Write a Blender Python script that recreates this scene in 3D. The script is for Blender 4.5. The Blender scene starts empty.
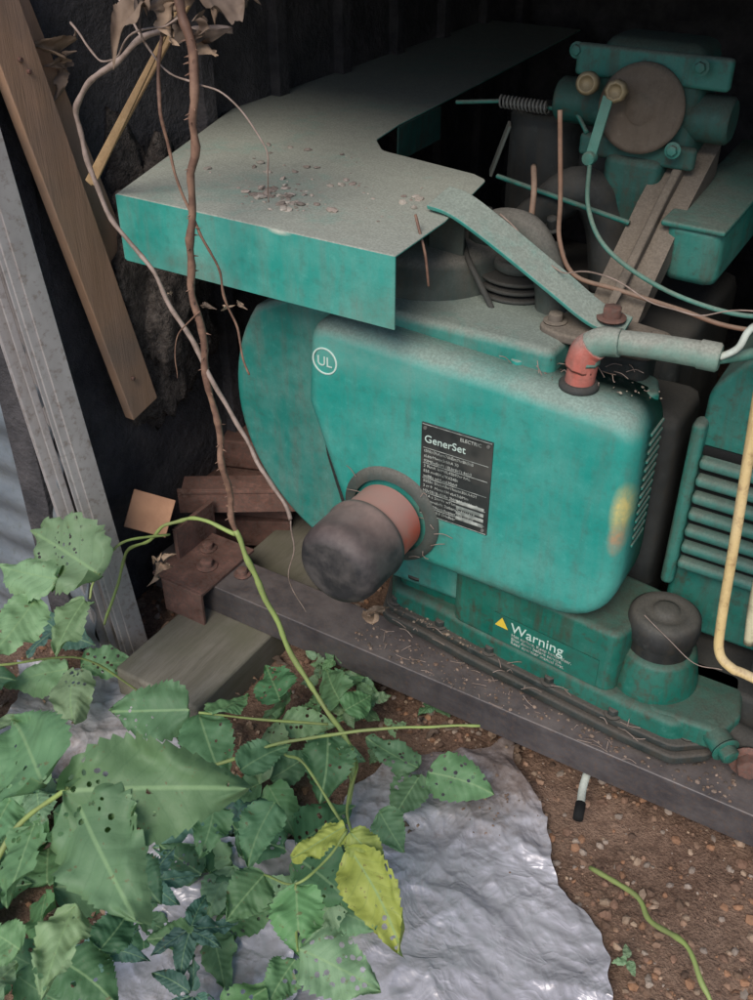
import bpy, bmesh, math, random
from mathutils import Vector, Matrix, noise
R=random.Random(7)
scn=bpy.context.scene
# ---------------------------------------------------------------- materials
class M:
    def __init__(s,name,rough=.6,metal=0,spec=.5):
        s.m=bpy.data.materials.new(name); s.m.use_nodes=True
        s.nt=s.m.node_tree; s.n=s.nt.nodes; s.l=s.nt.links
        s.b=s.n['Principled BSDF']; s.b.inputs['Roughness'].default_value=rough
        s.b.inputs['Metallic'].default_value=metal
        s.b.inputs['Specular IOR Level'].default_value=spec
        s.tc=s.n.new('ShaderNodeTexCoord')
    def link(s,a,b): s.l.new(a,b)
    def coord(s,which='Object',scale=(1,1,1)):
        mp=s.n.new('ShaderNodeMapping'); mp.inputs['Scale'].default_value=scale
        s.link(s.tc.outputs[which],mp.inputs['Vector']); return mp.outputs[0]
    def noise(s,scale,detail=4,rough=.6,vec=None,dist=0):
        n=s.n.new('ShaderNodeTexNoise'); n.inputs['Scale'].default_value=scale
        n.inputs['Detail'].default_value=min(detail,4); n.inputs['Roughness'].default_value=rough
        n.inputs['Distortion'].default_value=dist
        s.link(vec if vec else s.tc.outputs['Object'],n.inputs['Vector']); return n.outputs['Fac']
    def vor(s,scale,feature='F1',vec=None,out='Distance'):
        n=s.n.new('ShaderNodeTexVoronoi'); n.feature=feature; n.inputs['Scale'].default_value=scale
        s.link(vec if vec else s.tc.outputs['Object'],n.inputs['Vector']); return n.outputs[out]
    def ramp(s,fac,lo,hi,a=0,b=1):
        n=s.n.new('ShaderNodeMapRange'); n.inputs['From Min'].default_value=lo; n.inputs['From Max'].default_value=hi
        n.inputs['To Min'].default_value=a; n.inputs['To Max'].default_value=b
        s.link(fac,n.inputs['Value']); return n.outputs[0]
    def math(s,op,a,b=None):
        n=s.n.new('ShaderNodeMath'); n.operation=op
        for i,v in enumerate((a,b)):
            if v is None: continue
            if isinstance(v,(int,float)): n.inputs[i].default_value=v
            else: s.link(v,n.inputs[i])
        return n.outputs[0]
    def mix(s,fac,a,b,blend='MIX'):
        n=s.n.new('ShaderNodeMix'); n.data_type='RGBA'; n.blend_type=blend
        for i,v in ((0,fac),(6,a),(7,b)):
            if isinstance(v,(int,float)): n.inputs[i].default_value=v
            elif isinstance(v,tuple): n.inputs[i].default_value=(*v[:3],1)
            else: s.link(v,n.inputs[i])
        return n.outputs[2]
    def nz(s):
        g=s.n.new('ShaderNodeNewGeometry'); x=s.n.new('ShaderNodeSeparateXYZ')
        s.link(g.outputs['Normal'],x.inputs[0]); return x.outputs[2]
    def ellipsoid(s,c,r):
        a=s.n.new('ShaderNodeVectorMath'); a.operation='SUBTRACT'; s.link(s.tc.outputs['Object'],a.inputs[0]); a.inputs[1].default_value=c
        b=s.n.new('ShaderNodeVectorMath'); b.operation='DIVIDE'; s.link(a.outputs[0],b.inputs[0]); b.inputs[1].default_value=r
        d=s.n.new('ShaderNodeVectorMath'); d.operation='LENGTH'; s.link(b.outputs[0],d.inputs[0])
        return s.ramp(d.outputs['Value'],.35,1,1,0)
    def color(s,c):
        if isinstance(c,tuple): s.b.inputs['Base Color'].default_value=(*c[:3],1)
        else: s.link(c,s.b.inputs['Base Color'])
    def rough(s,v): s.link(v,s.b.inputs['Roughness'])
    def bump(s,h,strength=.3,dist=.002):
        n=s.n.new('ShaderNodeBump'); n.inputs['Strength'].default_value=strength; n.inputs['Distance'].default_value=dist
        s.link(h,n.inputs['Height']); s.link(n.outputs[0],s.b.inputs['Normal'])

def dusty(name,base,dust=(.30,.28,.22),amount=1.0,rough=.5,dirt=(.05,.035,.02),dirtamt=.35,fade=None,side=.1,patches=()):
    k=M(name,rough)
    n1=k.noise(7,4,.65); n2=k.noise(60,4,.7); n3=k.noise(320,2,.6)
    fade=fade or tuple(min(1,c*1.35+.02) for c in base)
    c=k.mix(k.ramp(n1,.35,.65),base,fade)
    st=k.noise(6,3,.7,k.coord('Object',(9,9,1)))
    c=k.mix(k.math('MULTIPLY',k.ramp(st,.5,.72),dirtamt*.8),c,dirt)
    c=k.mix(k.math('MULTIPLY',k.ramp(n2,.52,.72),dirtamt),c,dirt)
    c=k.mix(k.math('MULTIPLY',k.ramp(n2,.42,.28),.3),c,tuple(min(1,x*1.2+.05) for x in fade))
    for (cc,rr,col,a) in patches:
        e=k.math('MULTIPLY',k.ellipsoid(cc,rr),k.ramp(n2,.35,.6,.5,1)); c=k.mix(k.math('MULTIPLY',e,a),c,col)
    up=k.ramp(k.nz(),.12,.8)
    d=k.math('MULTIPLY',up,k.ramp(k.math('ADD',n1,k.math('MULTIPLY',n2,.5)),.4,.85,.55*amount,1.0*amount))
    d=k.math('ADD',d,k.math('MULTIPLY',k.ramp(k.math('ADD',n1,k.math('MULTIPLY',st,.5)),.6,.95),side)); d=k.math('MINIMUM',d,1.0)
    dc=k.mix(k.ramp(n3,.35,.65),dust,tuple(x*.72 for x in dust))
    dc=k.mix(k.ramp(n2,.45,.75,0,.5),dc,tuple(x*.6 for x in dust))
    c=k.mix(d,c,dc); k.color(c)
    k.rough(k.ramp(d,0,1,rough,.95))
    k.bump(k.math('ADD',n3,n2),.25,.0012)
    return k.m
GREEN=(.012,.25,.205); FADE=(.035,.33,.275)
m_green=dusty('green_paint',GREEN,amount=.95,rough=.5,fade=FADE,dirtamt=.3,dust=(.27,.31,.265),side=.3)
m_fan=dusty('fan_paint',(.014,.185,.15),amount=.95,rough=.55,fade=(.04,.25,.21),dirtamt=.35,dust=(.24,.28,.24),side=.45)
m_cover=dusty('cover_paint',GREEN,amount=1.0,rough=.46,fade=FADE,dirtamt=.25,dust=(.25,.34,.29),side=.22,
  patches=(((.285,.03,.50),(.014,.05,.045),(.62,.52,.18),.95),((.285,.03,.46),(.012,.05,.03),(.50,.27,.14),.8),((-.02,.02,.36),(.10,.05,.05),(.07,.10,.07),.6),((-.05,.02,.62),(.2,.06,.05),(.14,.36,.31),.6),((.03,.02,.41),(.035,.05,.03),(.20,.18,.13),.7),((.25,.02,.62),(.1,.05,.03),(.18,.34,.29),.5),((.2,.02,.32),(.2,.05,.02),(.05,.07,.05),.5)))
m_hood=dusty('hood_paint',(.015,.26,.21),amount=1.08,rough=.55,fade=(.04,.34,.28),dirtamt=.27,dust=(.375,.39,.33),side=.24,
  patches=(((-.16,-.03,.78),(.02,.05,.006),(.6,.6,.5),.9),((-.30,-.03,.70),(.08,.05,.03),(.10,.13,.10),.6),((-.02,-.03,.70),(.06,.05,.05),(.10,.20,.16),.5)))
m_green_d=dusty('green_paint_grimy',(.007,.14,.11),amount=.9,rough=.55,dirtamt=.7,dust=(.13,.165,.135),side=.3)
m_green_shaded=dusty('green_paint_shaded',(.004,.065,.052),amount=.8,rough=.6,dirtamt=.8,dust=(.055,.075,.06),side=.35)  # grimy green with the rear engine's shadow put into its colour
m_shroud=dusty('dusty_dark',(.03,.045,.038),amount=1,rough=.8,dirtamt=.5,dust=(.15,.14,.12),side=.4)
m_dark=dusty('dark_metal',(.014,.017,.016),amount=.8,rough=.7,dust=(.065,.06,.052),side=.3)
m_arm=dusty('dusty_arm',(.075,.06,.048),amount=1,rough=.8,dust=(.20,.165,.13),side=.5)
m_disc=dusty('rusty_disc',(.09,.065,.045),amount=1,rough=.8,dust=(.13,.11,.085),side=.4)
m_rubber=dusty('black_rubber',(.012,.013,.013),amount=.6,rough=.55,dust=(.12,.11,.09),side=.15)
m_base=dusty('green_cast',(.004,.11,.078),amount=.75,rough=.36,dirtamt=.8,dust=(.075,.095,.07),side=.15)
m_basetop=dusty('cast_flange',(.014,.022,.02),amount=.9,rough=.5,dirtamt=.6,dust=(.10,.085,.07),side=.2)
m_redboot=dusty('red_rubber',(.38,.08,.055),amount=.8,rough=.7,dust=(.36,.26,.22),side=.5)
m_lead=dusty('green_lead',(.09,.19,.15),amount=.8,rough=.65,dust=(.31,.32,.27),side=.5)
m_slat=dusty('slat_paint',(.02,.14,.115),amount=.7,rough=.55,dust=(.15,.19,.155),side=.3)
m_wire=dusty('teal_wire',(.05,.18,.14),amount=.6,rough=.6,dust=(.22,.25,.2),side=.3)
m_wirew=dusty('white_wire',(.45,.5,.45),amount=.4,rough=.6)
m_brown=dusty('brown_tube',(.20,.11,.07),amount=.5,rough=.6,dust=(.26,.2,.15),side=.3)
m_brass=dusty('brass',(.25,.19,.10),amount=.4,rough=.5,dust=(.26,.22,.16),side=.3)
m_copper=dusty('yellow_pipe',(.58,.42,.18),amount=.4,rough=.55,dust=(.5,.42,.3),dirt=(.28,.13,.05),dirtamt=.9,side=.4)
m_pale=dusty('pale_pipe',(.5,.46,.30),amount=.3,rough=.6)
m_steel=dusty('steel',(.10,.10,.09),amount=.6,rough=.5,dust=(.18,.16,.14))

k=M('rust',.9); n=k.noise(25); n2=k.noise(180,4,.6)
k.color(k.mix(k.ramp(n2,.4,.65),k.mix(k.ramp(n,.35,.65),(.07,.03,.02),(.22,.11,.085)),(.12,.075,.06))); k.bump(n2,.5,.002); m_rust=k.m
k=M('rail_steel',.5,.25); n=k.noise(14,4,.7); n2=k.noise(140,4,.65); n3=k.noise(5,4,.7,k.coord('Object',(2,5,5)))
c=k.mix(k.ramp(n,.3,.7),(.058,.052,.056),(.135,.12,.118)); c=k.mix(k.math('MULTIPLY',k.ramp(n2,.5,.68),.6),c,(.15,.10,.075)); c=k.mix(k.ramp(n3,.5,.68,0,.5),c,(.035,.032,.036))
c=k.mix(k.math('MULTIPLY',k.ramp(k.nz(),.4,.9),k.ramp(n,.35,.65,.2,.7)),c,(.215,.18,.165))
k.color(c); k.bump(n2,.4,.0015); m_rail=k.m
k=M('filter_can',.6); n=k.noise(30); n2=k.noise(14,4,.7)
g=k.n.new('ShaderNodeSeparateXYZ'); k.link(k.tc.outputs['Object'],g.inputs[0])
c=k.mix(k.ramp(n,.40,.62),(.022,.021,.023),(.075,.066,.063))
up=k.ramp(k.nz(),.2,.9); back=k.ramp(g.outputs[1],-.12,-.06)
c=k.mix(k.math('MULTIPLY',k.math('MULTIPLY',up,k.ramp(n2,.35,.65,.45,.9)),k.math('MAXIMUM',back,.35)),c,(.31,.205,.175))
k.color(c); k.bump(n,.4,.001); m_filter=k.m
k=M('orange_can',.6); n=k.noise(35); n2=k.noise(9)
c=k.mix(k.ramp(n,.4,.65),(.48,.10,.06),(.38,.14,.10)); c=k.mix(k.math('MULTIPLY',k.ramp(k.nz(),.1,.7),.8),c,(.36,.23,.195)); k.color(c); m_orange=k.m

def wood(name,a,b,gr,sc=(60,60,5),gc=.4):
    k=M(name,.85); v=k.coord('Object',sc); n=k.noise(1,4,.65,v,.4); n2=k.noise(9,4)
    n3=k.noise(3,4,.6,k.coord('Object',tuple(x*3 for x in sc)))
    c=k.mix(k.ramp(n,.35,.65),a,b); c=k.mix(k.math('MULTIPLY',k.ramp(n3,.5,.75),gc),c,tuple(x*.5 for x in a)); c=k.mix(k.math('MULTIPLY',k.ramp(n2,.42,.66),.75),c,gr)
    k.color(c); k.bump(k.math('ADD',n,n3),.35,.002); return k.m
m_board=wood('board_wood',(.38,.23,.15),(.30,.18,.11),(.21,.15,.115),(45,45,3),.35)
m_sleeper=wood('sleeper_wood',(.20,.18,.145),(.135,.12,.09),(.12,.115,.075),(60,5,60),.7)
m_cane=wood('cane_wood',(.40,.27,.14),(.30,.19,.09),(.24,.15,.08),(40,40,40))
m_card=wood('cardboard',(.46,.25,.15),(.38,.20,.12),(.28,.15,.09),(20,20,20),.1)
k=M('trim_metal',.4,.3); n=k.noise(10,4,.7,k.coord('Object',(1,1,.5))); n2=k.noise(90,4,.7)
c=k.mix(k.ramp(n,.4,.65),(.47,.44,.43),(.36,.33,.32)); c=k.mix(k.ramp(n2,.52,.7,0,.7),c,(.20,.15,.12)); k.color(c); k.bump(n,.2,.001); m_trim=k.m
k=M('siding_metal',.5,.2); n=k.noise(9,4,.65,k.coord('Object',(1,1,3))); n2=k.noise(70,4,.7); c=k.mix(k.ramp(n,.35,.65),(.13,.15,.17),(.20,.22,.24)); c=k.mix(k.ramp(n2,.52,.7,0,.5),c,(.09,.10,.08)); k.color(c); m_siding=k.m
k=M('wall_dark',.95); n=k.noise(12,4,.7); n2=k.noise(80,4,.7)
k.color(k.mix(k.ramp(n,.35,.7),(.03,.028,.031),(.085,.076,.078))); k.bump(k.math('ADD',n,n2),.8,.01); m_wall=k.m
k=M('foam_dirt',1); n=k.noise(25,4,.75); n2=k.noise(110,4,.7)
k.color(k.mix(k.ramp(n2,.4,.65),k.mix(k.ramp(n,.35,.7),(.05,.04,.036),(.17,.14,.12)),(.04,.03,.025))); k.bump(k.math('ADD',n,n2),1,.012); m_foam=k.m
k=M('soil',.95); n=k.noise(5,4,.7); n2=k.noise(55,4,.75); n3=k.noise(260,3,.7)
c=k.mix(k.ramp(n2,.35,.65),(.085,.045,.028),(.205,.12,.08)); c=k.mix(k.ramp(n,.4,.62),c,k.mix(k.ramp(n2,.3,.7),(.14,.082,.055),(.28,.18,.125)))
c=k.mix(k.ramp(n3,.5,.7,0,.6),c,(.33,.22,.15)); c=k.mix(k.ramp(n3,.45,.3,0,.6),c,(.05,.03,.02))
k.color(c); k.bump(k.math('ADD',n2,k.math('MULTIPLY',n3,.6)),1,.006); m_soil=k.m
def attrmat(name,rough,mul=None,bs=120):
    k=M(name,rough); a=k.n.new('ShaderNodeAttribute'); a.attribute_name='Col'
    n=k.noise(bs,3,.7); k.color(k.mix(k.ramp(n,.35,.7,0,.6),a.outputs['Color'],k.mix(1.0,a.outputs['Color'],(.5,.45,.4),'MULTIPLY')))
    return k.m
m_gravel=attrmat('gravel_stone',.9)
m_dead=attrmat('dead_leaf',.8,bs=60)
# tarp
k=M('tarp_plastic',.42,.2); n=k.noise(7,4,.65); n2=k.noise(60,4,.7); a=k.n.new('ShaderNodeAttribute'); a.attribute_name='Col'
sx=k.n.new('ShaderNodeSeparateColor'); k.link(a.outputs['Color'],sx.inputs[0])
c=k.mix(k.ramp(n,.35,.7),(.53,.51,.54),(.39,.37,.395)); c=k.mix(k.ramp(n2,.55,.75,0,.5),c,(.26,.23,.22))
d=k.math('ADD',sx.outputs[0],k.math('MULTIPLY',k.math('SUBTRACT',k.math('ADD',n2,n),1.0),.9))
c=k.mix(k.ramp(d,.3,.75,0,.85),c,(.25,.205,.185)); c=k.mix(k.ramp(d,.65,.95,0,.7),c,(.13,.09,.07)); k.color(c); k.rough(k.ramp(d,.2,.8,.36,.85))
v=k.noise(10,3,.55,None,1.2); v2=k.math('ABSOLUTE',k.math('SUBTRACT',v,.5))
v3=k.noise(31,2,.5,None,.8); v4=k.math('ABSOLUTE',k.math('SUBTRACT',v3,.5))
k.bump(k.math('ADD',k.math('MULTIPLY',v2,-1.6),k.math('ADD',k.math('MULTIPLY',v4,-.5),k.math('MULTIPLY',n2,.08))),.65,.011); m_tarp=k.m
# leaf
NV=8
k=M('leaf',.55,0,.35)
uv=k.n.new('ShaderNodeUVMap'); sp=k.n.new('ShaderNodeSeparateXYZ'); k.link(uv.outputs[0],sp.inputs[0])
U_,V_=sp.outputs[0],sp.outputs[1]
au=k.math('ABSOLUTE',k.math('SUBTRACT',U_,.5))
n=k.noise(22,4,.65); n2=k.noise(120,3,.7)
ph=k.math('ADD',k.math('MULTIPLY',k.math('SUBTRACT',V_,k.math('MULTIPLY',au,.5)),NV*6.2832),k.math('MULTIPLY',n,2.2))
wv=k.math('COSINE',ph)
vein=k.ramp(wv,.9,1.0); mid=k.ramp(au,.028,.010)
a=k.n.new('ShaderNodeAttribute'); a.attribute_name='Col'
c=k.mix(k.ramp(n,.35,.7,0,.6),a.outputs['Color'],k.mix(1.0,a.outputs['Color'],(.62,.68,.62),'MULTIPLY'))
c=k.mix(k.math('MULTIPLY',vein,.16),c,(.05,.12,.05))
c=k.mix(k.math('MULTIPLY',mid,.6),c,(.28,.42,.20))
c=k.mix(k.ramp(n2,.64,.70,0,.7),c,(.16,.11,.05))
k.color(c)
k.bump(k.math('ADD',k.math('MULTIPLY',wv,-.4),n2),.35,.0016)
tr=k.n.new('ShaderNodeBsdfTranslucent'); k.link(k.mix(1.0,c,(1.0,1.2,.5),'MULTIPLY'),tr.inputs[0])
ms=k.n.new('ShaderNodeMixShader'); ms.inputs[0].default_value=.22; k.link(k.b.outputs[0],ms.inputs[1]); k.link(tr.outputs[0],ms.inputs[2])
tp=k.n.new('ShaderNodeBsdfTransparent'); m2=k.n.new('ShaderNodeMixShader')
hv=k.vor(95,'F1'); hr=k.noise(10,2,.5)
hole=k.math('MULTIPLY',k.ramp(k.math('ADD',hv,k.math('MULTIPLY',n2,.25)),.40,.38),k.ramp(hr,.53,.55))
k.link(hole,m2.inputs[0]); k.link(ms.outputs[0],m2.inputs[1]); k.link(tp.outputs[0],m2.inputs[2])
k.link(m2.outputs[0],k.n['Material Output'].inputs[0]); m_leaf=k.m
def stemmat(name,a,b,sc=25):
    k=M(name,.6); n=k.noise(sc,4,.6); k.color(k.mix(k.ramp(n,.4,.62),a,b)); return k.m
m_stem=stemmat('green_stem',(.27,.35,.10),(.22,.26,.09))
m_stem2=stemmat('brown_stem',(.15,.08,.055),(.26,.15,.10),60)
m_dry=stemmat('dry_stem',(.32,.24,.20),(.2,.145,.115),60)
k=M('plate_metal',.45,.2); n=k.noise(25,4,.7); n2=k.noise(11,3); k.color(k.mix(k.ramp(n2,.48,.66,0,.6),k.mix(k.ramp(n,.35,.7),(.02,.024,.024),(.045,.05,.047)),(.14,.13,.11))); m_plate=k.m
k=M('print_white',.6); n=k.noise(55,3); k.color(k.mix(k.ramp(n,.38,.6),(.46,.48,.43),(.17,.19,.17))); m_white=k.m
k=M('print_yellow',.6); k.color((.7,.5,.05)); m_yel=k.m
k=M('label_green',.5); n=k.noise(40,3,.7); k.color(k.mix(k.ramp(n,.4,.7),(.008,.14,.10),(.02,.09,.065))); m_label=k.m
k=M('flat_black',.9); k.color((.003,.003,.003)); m_black=k.m

# ---------------------------------------------------------------- helpers
def empty(name):
    e=bpy.data.objects.new(name,None); scn.collection.objects.link(e); e.empty_display_size=.1; return e
def addobj(name,me,mat=None,parent=None,smooth=True):
    o=bpy.data.objects.new(name,me); scn.collection.objects.link(o)
    if mat: me.materials.append(mat)
    if parent: o.parent=parent
    if smooth and hasattr(me,'polygons'): me.polygons.foreach_set('use_smooth',[True]*len(me.polygons))
    return o
def finish(bm,name,mat,parent,smooth=True,bev=0,seg=2,ang=35):
    me=bpy.data.meshes.new(name); bmesh.ops.recalc_face_normals(bm,faces=bm.faces); bm.to_mesh(me); bm.free()
    o=addobj(name,me,mat,parent,smooth)
    if bev>0:
        b=o.modifiers.new('b','BEVEL'); b.width=bev; b.segments=seg; b.limit_method='ANGLE'; b.angle_limit=math.radians(ang)
    if smooth:
        w=o.modifiers.new('w','WEIGHTED_NORMAL'); w.keep_sharp=False
    return o
def box(name,x0,x1,y0,y1,z0,z1,mat,parent=None,bev=.003,seg=2,rot=None,taper=None):
    bm=bmesh.new(); bmesh.ops.create_cube(bm,size=1)
    c=Vector(((x0+x1)/2,(y0+y1)/2,(z0+z1)/2))
    for v in bm.verts:
        v.co=Vector((v.co.x*(x1-x0),v.co.y*(y1-y0),v.co.z*(z1-z0)))
    if rot is not None:
        bm.transform(rot.to_4x4())
    for v in bm.verts: v.co+=c
    return finish(bm,name,mat,parent,True,bev,seg)
def beamab(name,a,b,w,h,mat,parent=None,bev=.002,up=Vector((0,0,1))):
    a=Vector(a);b=Vector(b); up=Vector(up); d=(b-a); L=d.length; d.normalize(); s=d.cross(up).normalized(); u=s.cross(d)
    bm=bmesh.new(); bmesh.ops.create_cube(bm,size=1)
    for v in bm.verts:
        v.co=a+d*((v.co.x+.5)*L)+s*(v.co.y*w)+u*(v.co.z*h)
    return finish(bm,name,mat,parent,True,bev,2)
def prism(name,pts,axis,a,b,mat,parent=None,bev=.003,seg=3,ang=35):
    bm=bmesh.new()
    mk=(lambda p,t:Vector((p[0],p[1],t))) if axis=='z' else ((lambda p,t:Vector((p[0],t,p[1]))) if axis=='y' else (lambda p,t:Vector((t,p[0],p[1]))))
    A=[bm.verts.new(mk(p,a)) for p in pts]; B=[bm.verts.new(mk(p,b)) for p in pts]
    bm.faces.new(A); bm.faces.new(B[::-1]); n=len(pts)
    for i in range(n): bm.faces.new((A[i],A[(i+1)%n],B[(i+1)%n],B[i]))
    return finish(bm,name,mat,parent,True,bev,seg,ang)
def roundpoly(pts,rads,n=8):
    out=[]; N=len(pts)
    for i,p in enumerate(pts):
        r=rads[i] if isinstance(rads,(list,tuple)) else rads
        p=Vector(p); a=Vector(pts[i-1])-p; b=Vector(pts[(i+1)%N])-p
        la,lb=a.length,b.length; a.normalize(); b.normalize()
        if r<=0: out.append(tuple(p)); continue
        half=math.acos(max(-1,min(1,a.dot(b))))/2
        t=min(r/math.tan(half),la*.49,lb*.49)
        s=p+a*t; e=p+b*t
        for j in range(n+1):
            q=j/n; out.append(tuple((1-q)**2*s+2*q*(1-q)*p+q*q*e))
    return out
def lathe(name,prof,a,axis,mat,parent=None,n=40):
    a=Vector(a); d=Vector(axis).normalized(); s=d.orthogonal().normalized(); t=d.cross(s)
    bm=bmesh.new(); rings=[]
    for r,h in prof:
        if r<1e-5: rings.append([bm.verts.new(a+d*h)])
        else: rings.append([bm.verts.new(a+d*h+(s*math.cos(2*math.pi*i/n)+t*math.sin(2*math.pi*i/n))*r) for i in range(n)])
    for q in range(len(rings)-1):
        A,B=rings[q],rings[q+1]
        for i in range(n):
            j=(i+1)%n
            if len(A)==1 and len(B)==1: continue
            if len(A)==1: bm.faces.new((A[0],B[i],B[j]))
            elif len(B)==1: bm.faces.new((A[i],A[j],B[0]))
            else: bm.faces.new((A[i],A[j],B[j],B[i]))
    return finish(bm,name,mat,parent,True)
def cyl(name,a,b,r,mat,parent=None,n=24,ch=.15):
    a=Vector(a);b=Vector(b);L=(b-a).length;c=min(r*ch,L*.3)
    return lathe(name,[(0,0),(r-c,0),(r-c,0.0001),(r,c),(r,L-c),(r-c,L-.0001),(r-c,L),(0,L)],a,b-a,mat,parent,n)
def catmull(P,k=8):
    P=[Vector(p) for p in P]; out=[]
    Q=[P[0]*2-P[1]]+P+[P[-1]*2-P[-2]]
    for i in range(1,len(Q)-2):
        for j in range(k):
            t=j/k; a,b,c,d=Q[i-1:i+3]
            out.append(.5*((2*b)+(c-a)*t+(2*a-5*b+4*c-d)*t*t+(3*b-a-3*c+d)*t**3))
    out.append(P[-1]); return out
def tubegeo(bm,P,r,r2=None,k=8,jit=0,ns=10):
    pts=catmull(P,k) if len(P)>2 else [Vector(p) for p in P]
    r2=r if r2 is None else r2; rings=[]; up=None
    for i,p in enumerate(pts):
        d=(pts[min(i+1,len(pts)-1)]-pts[max(i-1,0)]).normalized()
        if up is None: up=d.orthogonal().normalized()
        up=(up-d*up.dot(d)).normalized(); s=d.cross(up)
        q=i/(len(pts)-1); rr=r*(1-q)+r2*q
        if jit:
            rr*=1+.35*noise.noise(p*70); p=p+noise.noise_vector(p*22)*jit
        rings.append([bm.verts.new(p+(up*math.cos(2*math.pi*j/ns)+s*math.sin(2*math.pi*j/ns))*rr) for j in range(ns)])
    for A,B in zip(rings,rings[1:]):
        for j in range(ns): bm.faces.new((A[j],A[(j+1)%ns],B[(j+1)%ns],B[j]))
    bm.faces.new(rings[0]); bm.faces.new(rings[-1][::-1])
def tube(name,P,r,mat,parent=None,r2=None,k=8,jit=0,ns=10):
    bm=bmesh.new(); tubegeo(bm,P,r,r2,k,jit,ns); return finish(bm,name,mat,parent,True)
def bolt(a,axis,r,h,parent,mat=None,name='bolt'):
    a=Vector(a); d=Vector(axis).normalized()
    lathe(name+'_washer',[(0,0),(r*1.5,0),(r*1.5,h*.2),(0,h*.2)],a,d,mat or m_green_d,parent,20)
    return lathe(name,[(r,h*.2),(r,h*.85),(r*.85,h),(0,h)],a,d,mat or m_green_d,parent,6)
def text(name,body,size,loc,rot,mat,parent,ext=.0003,align='LEFT'):
    cu=bpy.data.curves.new(name,'FONT'); cu.body=body; cu.size=size; cu.extrude=ext; cu.align_x=align
    o=bpy.data.objects.new(name,cu); scn.collection.objects.link(o); cu.materials.append(mat); o.location=loc; o.rotation_euler=rot; o.parent=parent
    return o
HP=math.pi/2
ICO=bmesh.new(); bmesh.ops.create_icosphere(ICO,subdivisions=1,radius=1); IV=[v.co.copy() for v in ICO.verts]; IF=[[v.index for v in f_.verts] for f_ in ICO.faces]; ICO.free()
def chunks(name,centres,mat,parent,smin,smax,cols,flat=.6):
    V=[];F_=[];C_=[]
    for (x,y,z) in centres:
        s=smin+(smax-smin)*R.random()**2; rot=(Matrix.Rotation(R.uniform(0,6.28),3,'Z')@Matrix.Rotation(R.uniform(-.5,.5),3,'X'))
        sc=(R.uniform(.7,1.3)*s,R.uniform(.7,1.3)*s,R.uniform(.4,flat+.2)*s); b=len(V); o=Vector((x,y,z+sc[2]*.4))
        for c in IV:
            q=R.uniform(.75,1.2); V.append(rot@Vector((c.x*sc[0]*q,c.y*sc[1]*q,c.z*sc[2]*q))+o)
        col=R.choice(cols); q=R.uniform(.7,1.25); g=[min(1,c*q)**(1/2.2) for c in col]+[1]
        for f_ in IF: F_.append([b+i for i in f_]); C_.extend(g*3)
    me=bpy.data.meshes.new(name); me.from_pydata(V,[],F_); at=me.color_attributes.new('Col','BYTE_COLOR','CORNER'); at.data.foreach_set('color_srgb',C_)
    return addobj(name,me,mat,parent,False)

# ---------------------------------------------------------------- generator
G=empty('portable_generator')
hood=[(0,-.03),(-.006,.1),(-.034,.27),(-.06,.285),(-.225,.316),(-.262,.36),(-.276,.45),(-.283,.6),(-.3,.9),(-.33,1.35),(-.74,1.35),(-.723,1.18),(-.617,.56),(-.42,-.03)]
hood=roundpoly(hood,[0,0,.02,0,.03,.03,0,0,0,0,0,0,0,0],5)
prism('hood_top',hood,'z',.778,.781,m_hood,G,.0012,2)
box('hood_lip',-.42,0,-.031,-.028,.690,.7805,m_hood,G,.0008,2)
beamab('hood_side_lip',(-.4215,-.03,.735),(-.617,.56,.735),.003,.088,m_hood,G,.0008)
beamab('hood_inner_lip',(-.281,.60,.75),(-.277,.45,.75),.003,.055,m_green_shaded,G,.0008)
box('hood_gusset',-.06,-.01,.16,.165,.70,.777,m_shroud,G,.001)
# cover
cv=[(-.163,.648),(.292,.624),(.298,.303),(.05,.308),(-.10,.312),(-.13,.40),(-.172,.52)]
cv=roundpoly(cv,[.04,.045,.095,.0,.045,.0,.03],9)
bm=bmesh.new()
prof=[(.0,.115),(0,.045),(.0015,.036),(.006,.027),(.013,.0215),(.022,.0195)]
def inset(pts,d):
    N=len(pts); out=[]
    for i in range(N):
        p=Vector(pts[i]); a=(p-Vector(pts[i-1])); b=(Vector(pts[(i+1)%N])-p)
        if a.length<1e-6: a=b
        if b.length<1e-6: b=a
        t=(a.normalized()+b.normalized()).normalized(); out.append(p+Vector((t.y,-t.x))*d)
    return out
area=lambda P:abs(sum(P[i][0]*P[(i+1)%len(P)][1]-P[(i+1)%len(P)][0]*P[i][1] for i in range(len(P))))
sgn=1 if area(inset(cv,.01))<area(cv) else -1
rings=[[bm.verts.new(Vector((p[0],y,p[1]))) for p in inset(cv,sgn*d)] for d,y in prof]
for A,B in zip(rings,rings[1:]):
    for i in range(len(A)): bm.faces.new((A[i],A[(i+1)%len(A)],B[(i+1)%len(A)],B[i]))
bm.faces.new(rings[-1]); bm.faces.new(rings[0])
finish(bm,'air_cover',m_cover,G,True)
cyl('cover_hole_ring',(.2,.062,.626),(.2,.062,.637),.024,m_dark,G,28)
prism('cover_back_shelf',roundpoly([(-.15,.1),(.29,.1),(.27,.15),(.12,.17),(-.15,.17)],.015,4),'z',.60,.622,m_green_d,G,.006)
for i in range(14):
    box('louver_%d'%(i+1),.2955,.2985,.055,.10,.43+i*.0125,.4345+i*.0125,m_green_d,G,.0012)
def arc(cx,cz,r,a0,a1,n=24): return [(cx+r*math.cos(math.radians(a0+(a1-a0)*i/n)),cz+r*math.sin(math.radians(a0+(a1-a0)*i/n))) for i in range(n+1)]
fh=[(.16,.66),(-.20,.66)]+arc(-.085,.47,.25,145,270,26)+[(.20,.22)]
prism('fan_housing',fh,'y',.07,.27,m_fan,G,.012,4)
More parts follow.
